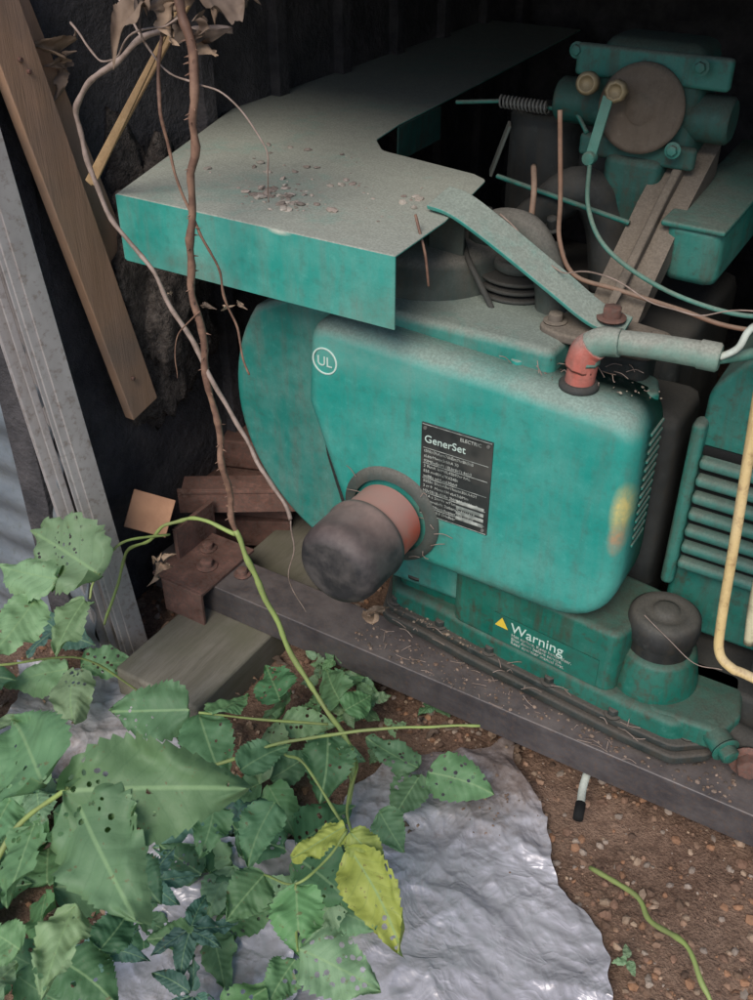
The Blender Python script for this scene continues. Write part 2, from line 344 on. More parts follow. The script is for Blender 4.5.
prism('fan_housing_rim',[(x*1.0,z) for x,z in arc(-.085,.47,.256,150,268,26)]+arc(-.085,.47,.246,268,150,26),'y',.15,.162,m_green_d,G,.001,1)
prism('cover_backplate',[(-.178,.56),(-.158,.42),(-.13,.33),(-.1,.345),(-.135,.41)],'y',.050,.068,m_dark,G,.002)
for x,y in ((.115,.075),(-.1,.07)):
    bolt((x,y,.632-(x)*.05),(0,0,1),.010,.012,G,m_green)
ul=Vector((-.135,.0185,.592))
def ring(name,c,r0,r1,y0,y1,mat):
    N=40; bm=bmesh.new(); V=[]
    for r,y in ((r0,y1),(r0,y0),(r1,y0),(r1,y1)):
        V.append([bm.verts.new(Vector((c[0]+r*math.cos(2*math.pi*i/N),y,c[2]+r*math.sin(2*math.pi*i/N)))) for i in range(N)])
    for q in range(3):
        for i in range(N): bm.faces.new((V[q][i],V[q][(i+1)%N],V[q+1][(i+1)%N],V[q+1][i]))
    return finish(bm,name,mat,G,True)
k=M('badge_print',.6); k.color((.5,.62,.55)); m_badge=k.m
ring('badge_ring',ul,.0172,.0195,.0186,.0198,m_badge)
text('badge_text','UL',.020,(ul.x,.0188,ul.z-.007),(HP,0,0),m_badge,G,ext=.0004,align='CENTER')
# data plate
box('data_plate',.014,.116,.0175,.0205,.402,.546,m_plate,G,.001)
py=.0172
text('plate_title','GenerSet',.0155,(.019,py,.518),(HP,0,0),m_badge,G)
text('plate_head','ELECTRIC',.007,(.07,py,.5345),(HP,0,0),m_white,G)
for i in range(13):
    z=.507-i*.0078
    s=''.join(R.choice('abehkmnrstvwxABEHKLM0123456789  ') for _ in range(R.choice((17,23,27))))
    text('plate_line_%d'%(i+1),s,.0060,(.019,py,z-.004),(HP,0,0),m_white,G,ext=.0002)
    if i%3==0: box('plate_rule_%d'%(i+1),.018,.112,.0168,.0176,z+.0020,z+.0026,m_white,G,0)
for i in range(4): box('plate_field_%d'%(i+1),.070,.110,.0167,.0176,.4385-i*.0085,.4435-i*.0085,m_white,G,0)
box('plate_edge',.0155,.1145,.0170,.0176,.4035,.4043,m_white,G,0); box('plate_edge_top',.0155,.1145,.0170,.0176,.5437,.5445,m_white,G,0)
for x in (.020,.110):
    for z in (.409,.539): cyl('plate_rivet',(x,.0185,z),(x,.0155,z),.0026,m_steel,G,12)
# oil filter
fx,fz=-.03,.383
lathe('filter_flange',[(0,0),(.072,0),(.075,.004),(.075,.010),(.066,.015),(.058,.015)],(fx,.026,fz),(0,-1,0),m_shroud,G,48)
lathe('filter_collar',[(.052,0),(.0535,.050),(.055,.058)],(fx,.01,fz),(-.03,-1,-.03),m_orange,G,48)
lathe('filter_can',[(.054,.052),(.0600,.054),(.0610,.062),(.0595,.066),(.0595,.112),(.0575,.124),(.051,.134),(.042,.139),(.038,.1375),(.020,.1405),(0,.1405)],(fx,.01,fz),(-.03,-1,-.03),m_filter,G,56)
# base casting
bp=[(-.085,.12),(-.06,.075),(.02,.068),(.10,.055),(.33,.028),(.40,.025),(.445,.06),(.445,.14),(.38,.18),(.10,.24),(-.085,.24)]
prism('base_pan',roundpoly(bp,.025,6),'z',.121,.198,m_base,G,.012,4)
bf=[(p[0]+( .013 if p[0]>.2 else -.013),p[1]-(.013 if p[1]<.1 else -.013)) for p in bp]
prism('base_gasket',roundpoly(bf,.03,6),'z',.134,.150,m_basetop,G,.004,2)
prism('base_flange',roundpoly([(p[0]+( .009 if p[0]>.2 else -.009),p[1]-(.009 if p[1]<.1 else -.009)) for p in bp],.03,6),'z',.154,.166,m_basetop,G,.003,2)
for p in ((-.055,.076),(.03,.062),(.12,.050),(.22,.038),(.32,.026),(.42,.042)):
    bolt((p[0],p[1]+.004,.166),(0,0,1),.008,.012,G,m_basetop)
prism('base_step',roundpoly([(.05,.062),(.31,.034),(.34,.16),(.05,.2)],.02,5),'z',.19,.300,m_base,G,.01,3)
prism('base_step_left',roundpoly([(-.06,.09),(.06,.085),(.06,.2),(-.06,.2)],.02,5),'z',.19,.235,m_base,G,.01,3)
bolt((-.02,.095,.232),(0,0,1),.018,.03,G,m_basetop)
ang=math.atan2(-.028,.26); wc0=Vector((.205,.0445,.222))
e=box('warning_label',-.083,.083,-.0006,.0006,-.024,.024,m_label,G,0)
e.location=wc0; e.rotation_euler=(0,0,ang)
wx=Vector((math.cos(ang),math.sin(ang),0)); wn=Vector((math.sin(ang),-math.cos(ang),0)); wc=wc0+wn*.0009
text('warning_text','Warning',.024,wc-wx*.054+Vector((0,0,.002)),(HP,0,ang),m_badge,G)
for i in range(3): text('warning_line_%d'%(i+1),('Hot surface. Keep hands clear.','Shut down before service.','Read operator manual first.')[i],.0078,wc-wx*.052+Vector((0,0,-.006-.007*i)),(HP,0,ang),m_white,G)
tri=bmesh.new(); vs=[tri.verts.new(wc-wx*a+Vector((0,0,b))) for a,b in ((.080,.002),(.058,.002),(.069,.020))]; tri.faces.new(vs); finish(tri,'warning_triangle',m_yel,G,False)
# vibration mount
mz=-.012
lathe('mount_rubber',[(0,0),(.040,0),(.044,.01),(.043,.03),(.047,.036),(.049,.05),(.047,.066),(.040,.072),(.030,.073),(.029,.070),(.018,.070),(.017,.076),(.010,.078),(0,.078)],(.348,.10,.255+mz),(0,0,1),m_rubber,G,40)
lathe('mount_seat',[(.0,0),(.062,0),(.060,.05),(.052,.09),(.045,.098),(0,.098)],(.348,.10,.16),(0,0,1),m_base,G,40)
prism('mount_foot',roundpoly([(.36,.03),(.46,.04),(.475,.085),(.46,.16),(.34,.16)],.02,5),'z',.16,.20,m_base,G,.008,3)
cyl('drain_plug',(.44,.06,.185),(.47,.035,.18),.017,m_base,G,20)
bolt((.47,.035,.18),(.035,-.03,-.005),.013,.016,G,m_base,'drain_bolt')
cyl('drain_elbow',(.46,.08,.165),(.53,.07,.165),.02,m_dark,G,20)
bolt((.50,.05,.16),(.3,-1,.1),.016,.022,G,m_rust,'rusty_bolt')
prism('skid_rail',[(0,.12),(.085,.12),(.085,.114),(.007,.114),(.007,.062),(0,.062)],'x',-.50,1.1,m_rail,G,.0022,2)
prism('skid_rail_rear',[(.60,.12),(.66,.12),(.66,.062),(.60,.062)],'x',-.50,1.1,m_rust,G,.0015,2)
# engine block & shrouds
box('engine_block',-.2,.26,.28,.60,.13,.60,m_dark,G,.02)
box('crankcase',-.05,.3,.18,.30,.2,.55,m_dark,G,.02)
lathe('cylinder_shroud',[(0,0),(.10,0),(.11,.01),(.11,.10),(.10,.115),(.05,.12),(0,.12)],(-.09,.22,.60),(0,0,1),m_shroud,G,36)
for i in range(9):
    cyl('cooling_fin_%d'%(i+1),(.045,.22,.595+i*.011),(.045,.22,.600+i*.011),.062-.001*i,m_dark,G,28)
cyl('fin_cap',(.045,.22,.69),(.045,.22,.705),.035,m_shroud,G,24)
tube('exhaust_hose',[(-.04,.25,.66),(.0,.22,.735),(.06,.2,.75),(.10,.19,.70),(.115,.18,.62)],.021,m_shroud,G)
tube('intake_hose',[(-.02,.36,.68),(.06,.36,.76),(.10,.38,.72),(.13,.36,.62)],.03,m_dark,G)
tube('ignition_wire',[(-.03,.2,.72),(.0,.16,.71),(.04,.15,.66),(.06,.14,.63)],.004,m_dark,G)
tube('ignition_wire.b',[(.02,.3,.80),(.04,.26,.78),(.05,.24,.72),(.09,.2,.70)],.004,m_brown,G)
for i in range(6):
    x=-.04+i*.022; bolt((x,.30+.02*math.sin(i*2),.70+.015*math.cos(i*3)),(0,-.4,1),.008,.02,G,m_dark)
def strap(name,P,w,th,mat,up):
    pts=catmull(P,8); bm=bmesh.new(); up=Vector(up); prev=None
    for i,p in enumerate(pts):
        d=(pts[min(i+1,len(pts)-1)]-pts[max(i-1,0)]).normalized(); s=d.cross(up).normalized(); u_=s.cross(d)
        q=i/(len(pts)-1); ww=w*(1.08-.2*q)
        cur=[bm.verts.new(p+s*a*ww/2+u_*b*th/2) for a,b in ((-1,-1),(1,-1),(1,1),(-1,1))]
        if prev:
            for j in range(4): bm.faces.new((prev[j],prev[(j+1)%4],cur[(j+1)%4],cur[j]))
        else: bm.faces.new(cur)
        prev=cur
    bm.faces.new(prev[::-1]); return finish(bm,name,mat,G,True,.0012,2)
strap('strut',[(-.035,.135,.795),(.0,.128,.792),(.05,.128,.768),(.13,.132,.722),(.185,.135,.690),(.225,.137,.680)],.042,.006,m_green,(0,-.35,1))
bolt((.205,.136,.688),(0,0,1),.012,.016,G,m_rust,'strut_bolt')
prism('flange_plate',roundpoly([(.115,.12),(.15,.105),(.26,.11),(.285,.14),(.27,.18),(.21,.19),(.13,.17)],.02,5),'z',.655,.668,m_arm,G,.004)
for p in ((.135,.135),(.262,.145),(.24,.125)): bolt((p[0],p[1],.668),(0,0,1),.010,.012,G,m_arm)
prism('flange_under',roundpoly([(.13,.12),(.26,.12),(.26,.18),(.13,.18)],.02,5),'z',.60,.65,m_dark,G,.006)
prism('manifold_arm',[(.15,.662),(.19,.662),(.235,.70),(.34,.765),(.46,.82),(.46,.78),(.34,.725),(.22,.66)],'x',.155,.222,m_arm,G,.010,3)
prism('manifold_rib',[(.17,.68),(.20,.70),(.34,.78),(.42,.82),(.42,.79),(.34,.75)],'x',.182,.195,m_arm,G,.004,2)
beamab('control_box',(.245,.30,.72),(.255,.62,.745),.075,.085,m_green_d,G,.016)
beamab('control_box_lid',(.243,.295,.757),(.255,.63,.783),.083,.008,m_green_d,G,.003)
# carburettor / governor group
box('carburettor_body',.06,.20,.39,.48,.80,.95,m_green_shaded,G,.02,3)
box('carburettor_bowl',.09,.17,.37,.44,.71,.81,m_green_shaded,G,.012,3)
box('carburettor_flange',.03,.235,.385,.40,.90,.94,m_green_d,G,.006,3)
box('carburettor_rib',.05,.21,.378,.392,.80,.83,m_green_shaded,G,.006,3)
cyl('throttle_barrel',(.0,.42,.86),(.24,.42,.86),.03,m_green_shaded,G)
lathe('governor_disc',[(0,0),(.054,0),(.056,.004),(.056,.010),(.050,.012),(.048,.010),(.02,.011),(.018,.016),(0,.016)],(.132,.378,.872),(.05,-1,.12),m_disc,G,40)
for p in ((.062,.35,.897),(.103,.345,.893)):
    lathe('brass_fitting',[(0,0),(.009,0),(.009,.012),(.0145,.014),(.0145,.026),(.0115,.030),(.009,.030),(.008,.024),(0,.024)],(p[0],p[1]+.02,p[2]),(.1,-1,.15),m_brass,G,8 if p[0]>.1 else 28)
beamab('throttle_lever',(.098,.338,.89),(.088,.325,.815),.014,.005,m_wire,G,.001,up=Vector((0,-1,0)))
cyl('lever_pivot',(.088,.33,.815),(.088,.315,.815),.009,m_wire,G,16)
for p in ((.03,.39,.93),(.2,.37,.93),(.185,.36,.83)): bolt(p,(0,-1,.1),.007,.008,G,m_green_d)
box('air_intake',.0,.07,.5,.6,.72,.9,m_dark,G,.02)
box('rear_bracket',.26,.40,.50,.53,.80,.94,m_green_shaded,G,.004)
cyl('breather_can',(-.05,.52,.66),(-.05,.52,.82),.06,m_dark,G,28)
cyl('breather_cap',(.36,.46,.66),(.36,.46,.78),.05,m_green_shaded,G,28)
sp=[]
for i in range(150):
    t=i/149; a=t*2*math.pi*13
    sp.append(Vector((-.09+.075*t,.42+.008*math.cos(a),.845+.008*math.sin(a))))
tube('governor_spring',sp,.0016,m_steel,G,k=2,ns=6)
tube('spring_rod',[(-.16,.42,.835),(-.09,.42,.845)],.003,m_green_d,G)
tube('link_rod',[(-.015,.42,.845),(.03,.40,.85),(.06,.38,.83)],.003,m_green_d,G)
tube('long_rod',[(-.05,.34,.765),(.16,.30,.748)],.0035,m_green_d,G)
beamab('rod_bracket',(-.07,.36,.76),(-.05,.37,.83),.03,.004,m_shroud,G,.001)
# HT lead
cyl('boot',(.2,.062,.630),(.203,.062,.668),.0175,m_redboot,G,24)
tube('boot_elbow',[(.203,.062,.664),(.206,.062,.680),(.220,.063,.692),(.242,.065,.695)],.0185,m_lead,G,.0165)
tube('boot_neck',[(.1995,.0615,.655),(.204,.062,.676),(.212,.0625,.686)],.0195,m_redboot,G,.019)
tube('plug_lead',[(.235,.064,.6955),(.28,.07,.698),(.33,.078,.698)],.0145,m_lead,G,.0155)
cyl('lead_end',(.325,.078,.698),(.35,.080,.698),.0165,m_lead,G,20)
tube('lead_wire',[(.348,.08,.698),(.365,.085,.712),(.375,.10,.735),(.42,.14,.75)],.004,m_wirew,G)
tube('lead_wire.b',[(.345,.085,.694),(.39,.12,.70),(.45,.14,.73)],.007,m_wire,G)
tube('vacuum_tube',[(.088,.2,.901),(.10,.2,.80),(.105,.2,.746),(.13,.2,.705),(.191,.2,.698),(.27,.2,.69),(.34,.2,.683),(.46,.2,.70)],.003,m_brown,G)
tube('fuel_tube',[(.088,.325,.81),(.12,.25,.775),(.17,.2,.745),(.25,.2,.71),(.34,.2,.70),(.38,.2,.72),(.43,.2,.80)],.003,m_wire,G)
tube('choke_tube',[(.36,.3,1.0),(.35,.3,.85),(.36,.28,.75),(.42,.22,.72)],.003,m_brown,G)
# alternator housing on right
alt=roundpoly([(.325,.22),(.325,.60),(.37,.66),(1.1,.66),(1.1,.22)],[.02,.05,.05,.01,.01],6)
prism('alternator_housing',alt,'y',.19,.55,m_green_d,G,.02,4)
for i in range(7):
    z=.335+i*.027
    box('vent_slat_%d'%(i+1),.335,.60,.168,.20,z,z+.015,m_slat,G,.006,3)
    box('vent_gap_shade_%d'%(i+1),.335,.60,.183,.1885,z+.015,z+.027,m_black,G,0)  # black strips stand in for the shade between the slats
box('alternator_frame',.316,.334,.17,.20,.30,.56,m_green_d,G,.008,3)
box('alternator_foot',.36,1.0,.12,.45,.121,.20,m_dark,G,.01)
tube('fuel_pipe',[(.395,.05,.86),(.4,.05,.72),(.405,.05,.639),(.415,.05,.5),(.424,.05,.37),(.432,.045,.325),(.452,.04,.312),(.476,.045,.305),(.6,.06,.27)],.0062,m_copper,G,ns=14)
tube('return_pipe',[(.45,.07,.8),(.447,.07,.6),(.452,.07,.42),(.46,.07,.335)],.007,m_pale,G)
box('junction_box',.47,.62,.06,.16,.28,.36,m_dark,G,.008)
pts=[]
for (x,y,s,n) in ((-.235,.07,.032,60),(-.20,.045,.02,22),(-.17,.16,.014,12),(-.31,.15,.02,6),(-.075,.15,.010,8),(-.36,.25,.02,5),(-.26,.26,.025,5),(-.2,.1,.12,50)):
    for i in range(n): pts.append((R.gauss(x,s*.7),R.gauss(y,s*.5),.781))
chunks('hood_debris',pts,m_gravel,G,.0012,.0075,[(.36,.30,.26),(.26,.21,.18),(.42,.37,.32)],.25)
chunks('cover_debris',[(R.gauss(.18,.06),R.gauss(.075,.012),.631) for i in range(40)],m_gravel,G,.001,.003,[(.2,.15,.12),(.3,.26,.2)])
chunks('rail_debris',[(R.uniform(-.1,.5),R.uniform(.004,.06),.12) for i in range(420)],m_gravel,G,.0008,.0035,[(.2,.13,.09),(.3,.22,.17),(.12,.09,.07)])
chunks('base_debris',[(R.uniform(-.05,.42),R.uniform(.045,.075),.166) for i in range(200)],m_gravel,G,.0008,.003,[(.2,.14,.1),(.26,.2,.15)])
bm=bmesh.new()
for i in range(90):
    a=R.uniform(0,6.28); p=Vector((fx+.072*math.cos(a),.010,fz+.072*math.sin(a))) if i<12 else (Vector((R.uniform(-.05,.4),R.uniform(.0,.05),.17 if i%2 else .122)) if i<65 else Vector((R.uniform(.1,.28),R.uniform(.05,.12),.637)))
    q=p+Vector((R.uniform(-.03,.03),R.uniform(-.012,.01),R.uniform(-.004,.012)))
    tubegeo(bm,[p,(p+q)/2+Vector((0,0,R.uniform(-.003,.006))),q],.0006,k=3,ns=4)
finish(bm,'straw_bits',m_dry,G,True)

# ---------------------------------------------------------------- shed
S=empty('metal_shed')
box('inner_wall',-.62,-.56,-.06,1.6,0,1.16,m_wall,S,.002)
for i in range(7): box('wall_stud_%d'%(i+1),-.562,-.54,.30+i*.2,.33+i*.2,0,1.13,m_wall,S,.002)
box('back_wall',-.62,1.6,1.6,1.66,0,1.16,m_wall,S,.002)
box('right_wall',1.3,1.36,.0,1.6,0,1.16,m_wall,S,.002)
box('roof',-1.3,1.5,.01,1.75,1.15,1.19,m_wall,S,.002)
tr_a=Vector((-.478,-.105,-.02)); tr_b=Vector((-.545,-.175,1.25))
tu=Vector((.3,1,0))
beamab('door_trim',tr_a,tr_b,.034,.02,m_trim,S,.002,up=tu)
beamab('door_trim_groove',tr_a+Vector((.021,.012,0)),tr_b+Vector((.021,.012,0)),.006,.03,m_trim,S,.001,up=tu)
beamab('door_trim_edge',tr_a+Vector((-.026,-.016,0)),tr_b+Vector((-.026,-.016,0)),.012,.026,m_trim,S,.001,up=tu)
beamab('door_trim_bead',tr_a+Vector((-.006,-.020,0)),tr_b+Vector((-.006,-.020,0)),.005,.010,m_trim,S,.001,up=tu)
beamab('door_trim_bead_2',tr_a+Vector((.010,-.013,0)),tr_b+Vector((.010,-.013,0)),.004,.012,m_trim,S,.001,up=tu)
box('jamb_panel',-.60,-.545,-.15,-.055,.0,1.15,m_wall,S,.002)
V=[];F_=[]; xs2=[-2.2,-1.0,-.505]; nz_=300
for j in range(nz_+1):
    z=-.01+j*1.2/nz_; yy=-.140+.005*math.sin(z*2*math.pi/.075)
    for x in xs2: V.append((x,yy,z))
for j in range(nz_):
    for i in range(2): F_.append((j*3+i,j*3+i+1,(j+1)*3+i+1,(j+1)*3+i))
me=bpy.data.meshes.new('corrugated_siding'); me.from_pydata(V,[],F_); addobj('corrugated_siding',me,m_siding,S)
WB=empty('wooden_board')
beamab('plank',(-.503,.035,.405),(-.50,-.115,1.08),.060,.018,m_board,WB,.0015,up=Vector((1,0,0)))
beamab('plank_back',(-.53,.06,.60),(-.53,-.10,1.14),.06,.018,m_board,WB,.0015,up=Vector((1,0,0)))
for (y,z) in ((-.075,.93),(-.085,.945),(.015,.47)): cyl('nail_head',(-.493,y,z),(-.488,y,z),.003,m_rust,WB,10)
bm=bmesh.new(); bmesh.ops.create_icosphere(bm,subdivisions=5,radius=1)
for v in bm.verts:
    c=v.co.copy(); d=1+.35*noise.noise(c*2.2)+.18*noise.noise(c*6)+.08*noise.noise(c*15)
    v.co=Vector((-.545+.06*c.x*d,.14+.11*c.y*d,.56+.22*c.z*d))
finish(bm,'crumbling_insulation',m_foam,S,True)
RB=empty('rusty_bracket')
box('upright_plate',-.46,-.452,.02,.12,.09,.19,m_rust,RB,.001)
box('flat_plate',-.47,-.36,-.03,.11,.121,.127,m_rust,RB,.001)
box('front_plate',-.445,-.36,-.036,-.03,.06,.127,m_rust,RB,.001)
bolt((-.40,.03,.127),(0,0,1),.012,.014,RB,m_rust); bolt((-.43,.07,.127),(0,0,1),.010,.012,RB,m_rust); bolt((-.34,.05,.121),(0,0,1),.010,.012,RB,m_rust)
beamab('angle_bar',(-.52,.12,.20),(-.30,.26,.20),.05,.006,m_rust,RB,.001)
beamab('angle_bar_web',(-.515,.10,.18),(-.295,.24,.18),.006,.05,m_rust,RB,.001)
BR=empty('brick_stack')
for i,(x,y,z,a) in enumerate(((-.50,.25,.05,.5),(-.46,.35,.05,.55),(-.50,.26,.115,.4),(-.40,.42,.06,.6),(-.47,.34,.18,.35))):
    box('brick_%d'%(i+1),x-.1,x+.1,y-.045,y+.045,z-.03,z+.03,m_rust,BR,.004,2,rot=Matrix.Rotation(a,3,'Z'))
C_=box('cardboard_scrap',-.035,.035,-.004,.004,-.032,.032,m_card,None,.001); C_.location=(-.475,-.01,.235); C_.rotation_euler=(math.radians(-40),math.radians(24),math.radians(38))
box('timber_sleeper',-.42,-.25,-.19,1.0,-.03,.0615,m_sleeper,None,.006,3)
box('timber_sleeper.001',.75,.92,-.1,1.0,-.03,.0615,m_sleeper,None,.006,3)

# ---------------------------------------------------------------- ground
def gz(x,y):
    p=Vector((x,y,0)); z=.012*noise.noise(p*5)+.006*noise.noise(p*17)+.003*noise.noise(p*45)
    w=max(0,1-max(abs(x),abs(y))/2.5); return z*w-.004
xs=[-150,-60,-20,-8,-4,-2.4,-1.6]; v=-1.0
while v<1.0: xs.append(v); v+=.014
xs+=[1.6,2.4,4,8,20,60,150]; n=len(xs)
me=bpy.data.meshes.new('ground'); me.from_pydata([(x,y,gz(x,y)) for y in xs for x in xs],[],[(j*n+i,j*n+i+1,(j+1)*n+i+1,(j+1)*n+i) for j in range(n-1) for i in range(n-1)])
addobj('ground',me,m_soil)
pts=[]
for i in range(13000):
    x=R.uniform(-.7,1.0); y=R.uniform(-.7,.35)
    if noise.noise(Vector((x*6,y*6,3)))<R.uniform(-.6,.3): continue
    pts.append((x,y,gz(x,y)))
chunks('gravel',pts,m_gravel,None,.0012,.0075,[(.34,.21,.14),(.26,.15,.10),(.42,.30,.21),(.15,.09,.06),(.34,.27,.22),(.34,.18,.10)],.7)

# ---------------------------------------------------------------- tarp
def tarp(name,corners,nu,nv,seed,amp,dirtfn,base=.012):
    c=[Vector((*p,0)) for p in corners]
    V=[];D=[]
    for j in range(nv+1):
        for i in range(nu+1):
            u=i/nu; v=j/nv
            p=(c[0]*(1-u)+c[1]*u)*(1-v)+(c[3]*(1-u)+c[2]*u)*v
            e=min(u,1-u,v,1-v)
            w=noise.noise_vector(Vector((p.x*7+seed,p.y*7,0)))*.04*max(0,1-e*5)+noise.noise_vector(Vector((p.x*40+seed,p.y*40,0)))*.008*max(0,1-e*12); p=p+Vector((w.x,w.y,0))
            warp=noise.noise_vector(Vector((p.x*2.5+seed,p.y*2.5,seed)))
            z=0
            for k_,fr,am,an,wd in ((0,4,1,.35,2.2),(1,9,.55,.8,2.8),(2,17,.28,1,3.2),(3,36,.12,1,3.2)):
                ro=Vector((p.x*math.cos(k_*1.1)-p.y*math.sin(k_*1.1),p.x*math.sin(k_*1.1)+p.y*math.cos(k_*1.1),0))
                nn=abs(noise.noise(Vector((ro.x*fr+warp.x*.8,ro.y*fr*an+warp.y*.8,seed+k_*9))))
                z+=am*(max(0,1-nn*wd)**1.5)
            z=base+amp*z+.8*amp*noise.noise(Vector((p.x*4,p.y*4,seed)))
            z+=.012*max(0,1-e*25)*noise.noise(Vector((p.x*12,p.y*12,seed)))
            g=gz(p.x,p.y); V.append((p.x,p.y,max(z+g,g+.004))); D.append(dirtfn(p))
    me=bpy.data.meshes.new(name)
    F_=[(j*(nu+1)+i,j*(nu+1)+i+1,(j+1)*(nu+1)+i+1,(j+1)*(nu+1)+i) for j in range(nv) for i in range(nu)]
    me.from_pydata(V,[],F_); at=me.color_attributes.new('Col','FLOAT_COLOR','POINT'); at.data.foreach_set('color',[q for d in D for q in (d,d,d,1)])
    return addobj(name,me,m_tarp,None,True)
tarp('plastic_tarp',[(.0,-.16),(.17,.045),(.60,-.42),(.10,-.80)],190,240,3.1,.011,lambda p:max(0,min(1,1.1-( -(p.y-.05)+ (p.x-.1)*.25)*3.8)))
tarp('plastic_tarp.001',[(-.60,-.235),(-.42,-.165),(-.22,-.25),(-.42,-.48)],100,100,9.4,.014,lambda p:.35+.3*noise.noise(p*9))
tarp('plastic_tarp.002',[(-.16,-.36),(.04,-.28),(.20,-.62),(-.1,-.78)],110,110,5.7,.016,lambda p:.15+.3*noise.noise(p*9),.03)
chunks('tarp_litter',[(R.gauss(.17,.08),R.gauss(-.06,.06),gz(.17,-.06)+.03) for i in range(90)],m_gravel,None,.0008,.003,[(.2,.13,.09),(.28,.2,.14)])

# ---------------------------------------------------------------- plants
class Leaves:
    def __init__(s): s.V=[];s.F=[];s.U=[];s.C=[]
    def add(s,b,t,w=.36,col=(.05,.16,.05),up=None,nu=8,nv=26,droop=.12,fold=.18,serr=.2,wav=.05,shape=.72,teeth=14,rp=.004):
        b=Vector(b);t=Vector(t);d=t-b;L=d.length;d.normalize()
        up=Vector(up) if up else Vector((R.uniform(-.4,.6),R.uniform(-.8,-.1),1))
        sd=d.cross(up).normalized(); n=sd.cross(d).normalized(); W=w*L; sed=R.uniform(0,99); base=len(s.V)
        bend=R.uniform(-.08,.08); uvs=[]; lo=R.uniform(.9,1.1)
        for j in range(nv+1):
            v=j/nv; env=(math.sin(math.pi*v**shape))**.8 if 0<v<1 else 0
            env=env*(1-.2*v)*1.1; te=((v*teeth)%1.0)
            for i in range(nu+1):
                u=i/nu*2-1; ww=W*env*(lo if u>0 else 2-lo)*(1+(serr*(1-te)-serr*.5)*(abs(u)**5)*(.5+1.0*abs(noise.noise(Vector((v*9,u,sed))))))+W*.006
                rip=math.cos((v-abs(u)*.25)*NV*6.2832)
                h=fold*abs(u)*ww+wav*L*noise.noise(Vector((u*1.6+sed,v*4.5,sed)))*abs(u)*1.4-droop*L*v*v*1.1-rp*L*rip*min(1,abs(u)*2)*min(1,env)-.15*ww*u*u
                s.V.append(b+d*(L*v)+sd*(u*ww+bend*L*math.sin(v*2.5))+n*h+d*(-abs(u)*ww*.15*(1-v))); uvs.append((u*.5*min(1,env)+.5,v))
        g=[max(0,c)**(1/2.2) for c in col]+[1]
        for j in range(nv):
            for i in range(nu):
                q=(j*(nu+1)+i,j*(nu+1)+i+1,(j+1)*(nu+1)+i+1,(j+1)*(nu+1)+i)
                s.F.append([base+a for a in q])
                for a in q: s.U.extend(uvs[a]); s.C.extend(g)
    def done(s,name,mat,parent):
        me=bpy.data.meshes.new(name); me.from_pydata(s.V,[],s.F)
        uv=me.uv_layers.new(name='UVMap'); uv.data.foreach_set('uv',s.U)
        at=me.color_attributes.new('Col','BYTE_COLOR','CORNER'); at.data.foreach_set('color_srgb',s.C)
        return addobj(name,me,mat,parent,True)
def gcol(kind='mid'):
    base={'dark':(.085,.19,.09),'mid':(.14,.27,.125),'light':(.23,.36,.19),'yel':(.40,.43,.11),'blue':(.09,.185,.15)}[kind]
    q=R.uniform(.82,1.18); return tuple(c*q*R.uniform(.93,1.07) for c in base)
B=empty('bramble_plant'); Lv=Leaves()
H=[((.033,-.629,.52),(.163,-.559,.53),.31,'mid'),((.033,-.622,.51),(.149,-.680,.50),.31,'mid'),((.003,-.628,.51),(-.102,-.590,.50),.36,'mid'),
((.008,-.649,.48),(.035,-.716,.48),.36,'mid'),((.056,-.664,.42),(.087,-.733,.43),.28,'light'),((.047,-.717,.42),(.004,-.722,.42),.4,'mid'),
((-.338,-.248,.33),(-.536,-.220,.32),.27,'light'),((-.398,-.269,.31),(-.520,-.277,.3),.3,'light'),((-.345,-.274,.30),(-.319,-.363,.3),.3,'light'),((-.424,-.296,.28),(-.406,-.391,.28),.36,'light'),
((-.168,-.283,.19),(-.276,-.334,.18),.34,'mid'),((-.157,-.277,.18),(-.069,-.333,.17),.34,'mid'),((-.142,-.268,.18),(-.142,-.195,.17),.34,'mid'),
((.012,-.216,.18),(.050,-.302,.18),.36,'dark'),((.042,-.372,.23),(.061,-.446,.22),.32,'mid'),((-.038,-.388,.2),(-.010,-.454,.2),.34,'mid'),
((.164,-.406,.31),(.125,-.456,.30),.28,'yel'),((.173,-.410,.31),(.223,-.422,.3),.34,'yel'),((.181,-.422,.30),(.275,-.500,.30),.23,'yel'),
((.098,-.466,.25),(.097,-.529,.25),.38,'mid'),((.160,-.490,.31),(.202,-.545,.31),.38,'mid'),((.202,-.545,.31),(.284,-.537,.31),.36,'light'),((.201,-.551,.3),(.207,-.599,.3),.38,'mid'),
((.143,-.299,.2),(.192,-.331,.2),.35,'mid'),((-.04,-.336,.2),(-.011,-.264,.2),.34,'mid'),((-.041,-.107,.12),(-.106,-.062,.12),.38,'mid'),((-.024,-.119,.12),(-.008,-.063,.12),.38,'mid'),((-.116,-.152,.12),(-.188,-.099,.12),.36,'dark'),
((.036,-.640,.30),(.028,-.589,.30),.4,'dark'),((.011,-.667,.3),(.079,-.671,.3),.4,'dark'),((-.054,-.629,.45),(-.043,-.684,.45),.40,'mid'),((-.038,-.528,.25),(.022,-.548,.25),.4,'dark')]
for b,t,w,kd in H: Lv.add(b,t,w,gcol(kd),nu=12,nv=70,wav=.16,fold=R.uniform(-.05,.25),droop=R.uniform(.05,.25),rp=.005)
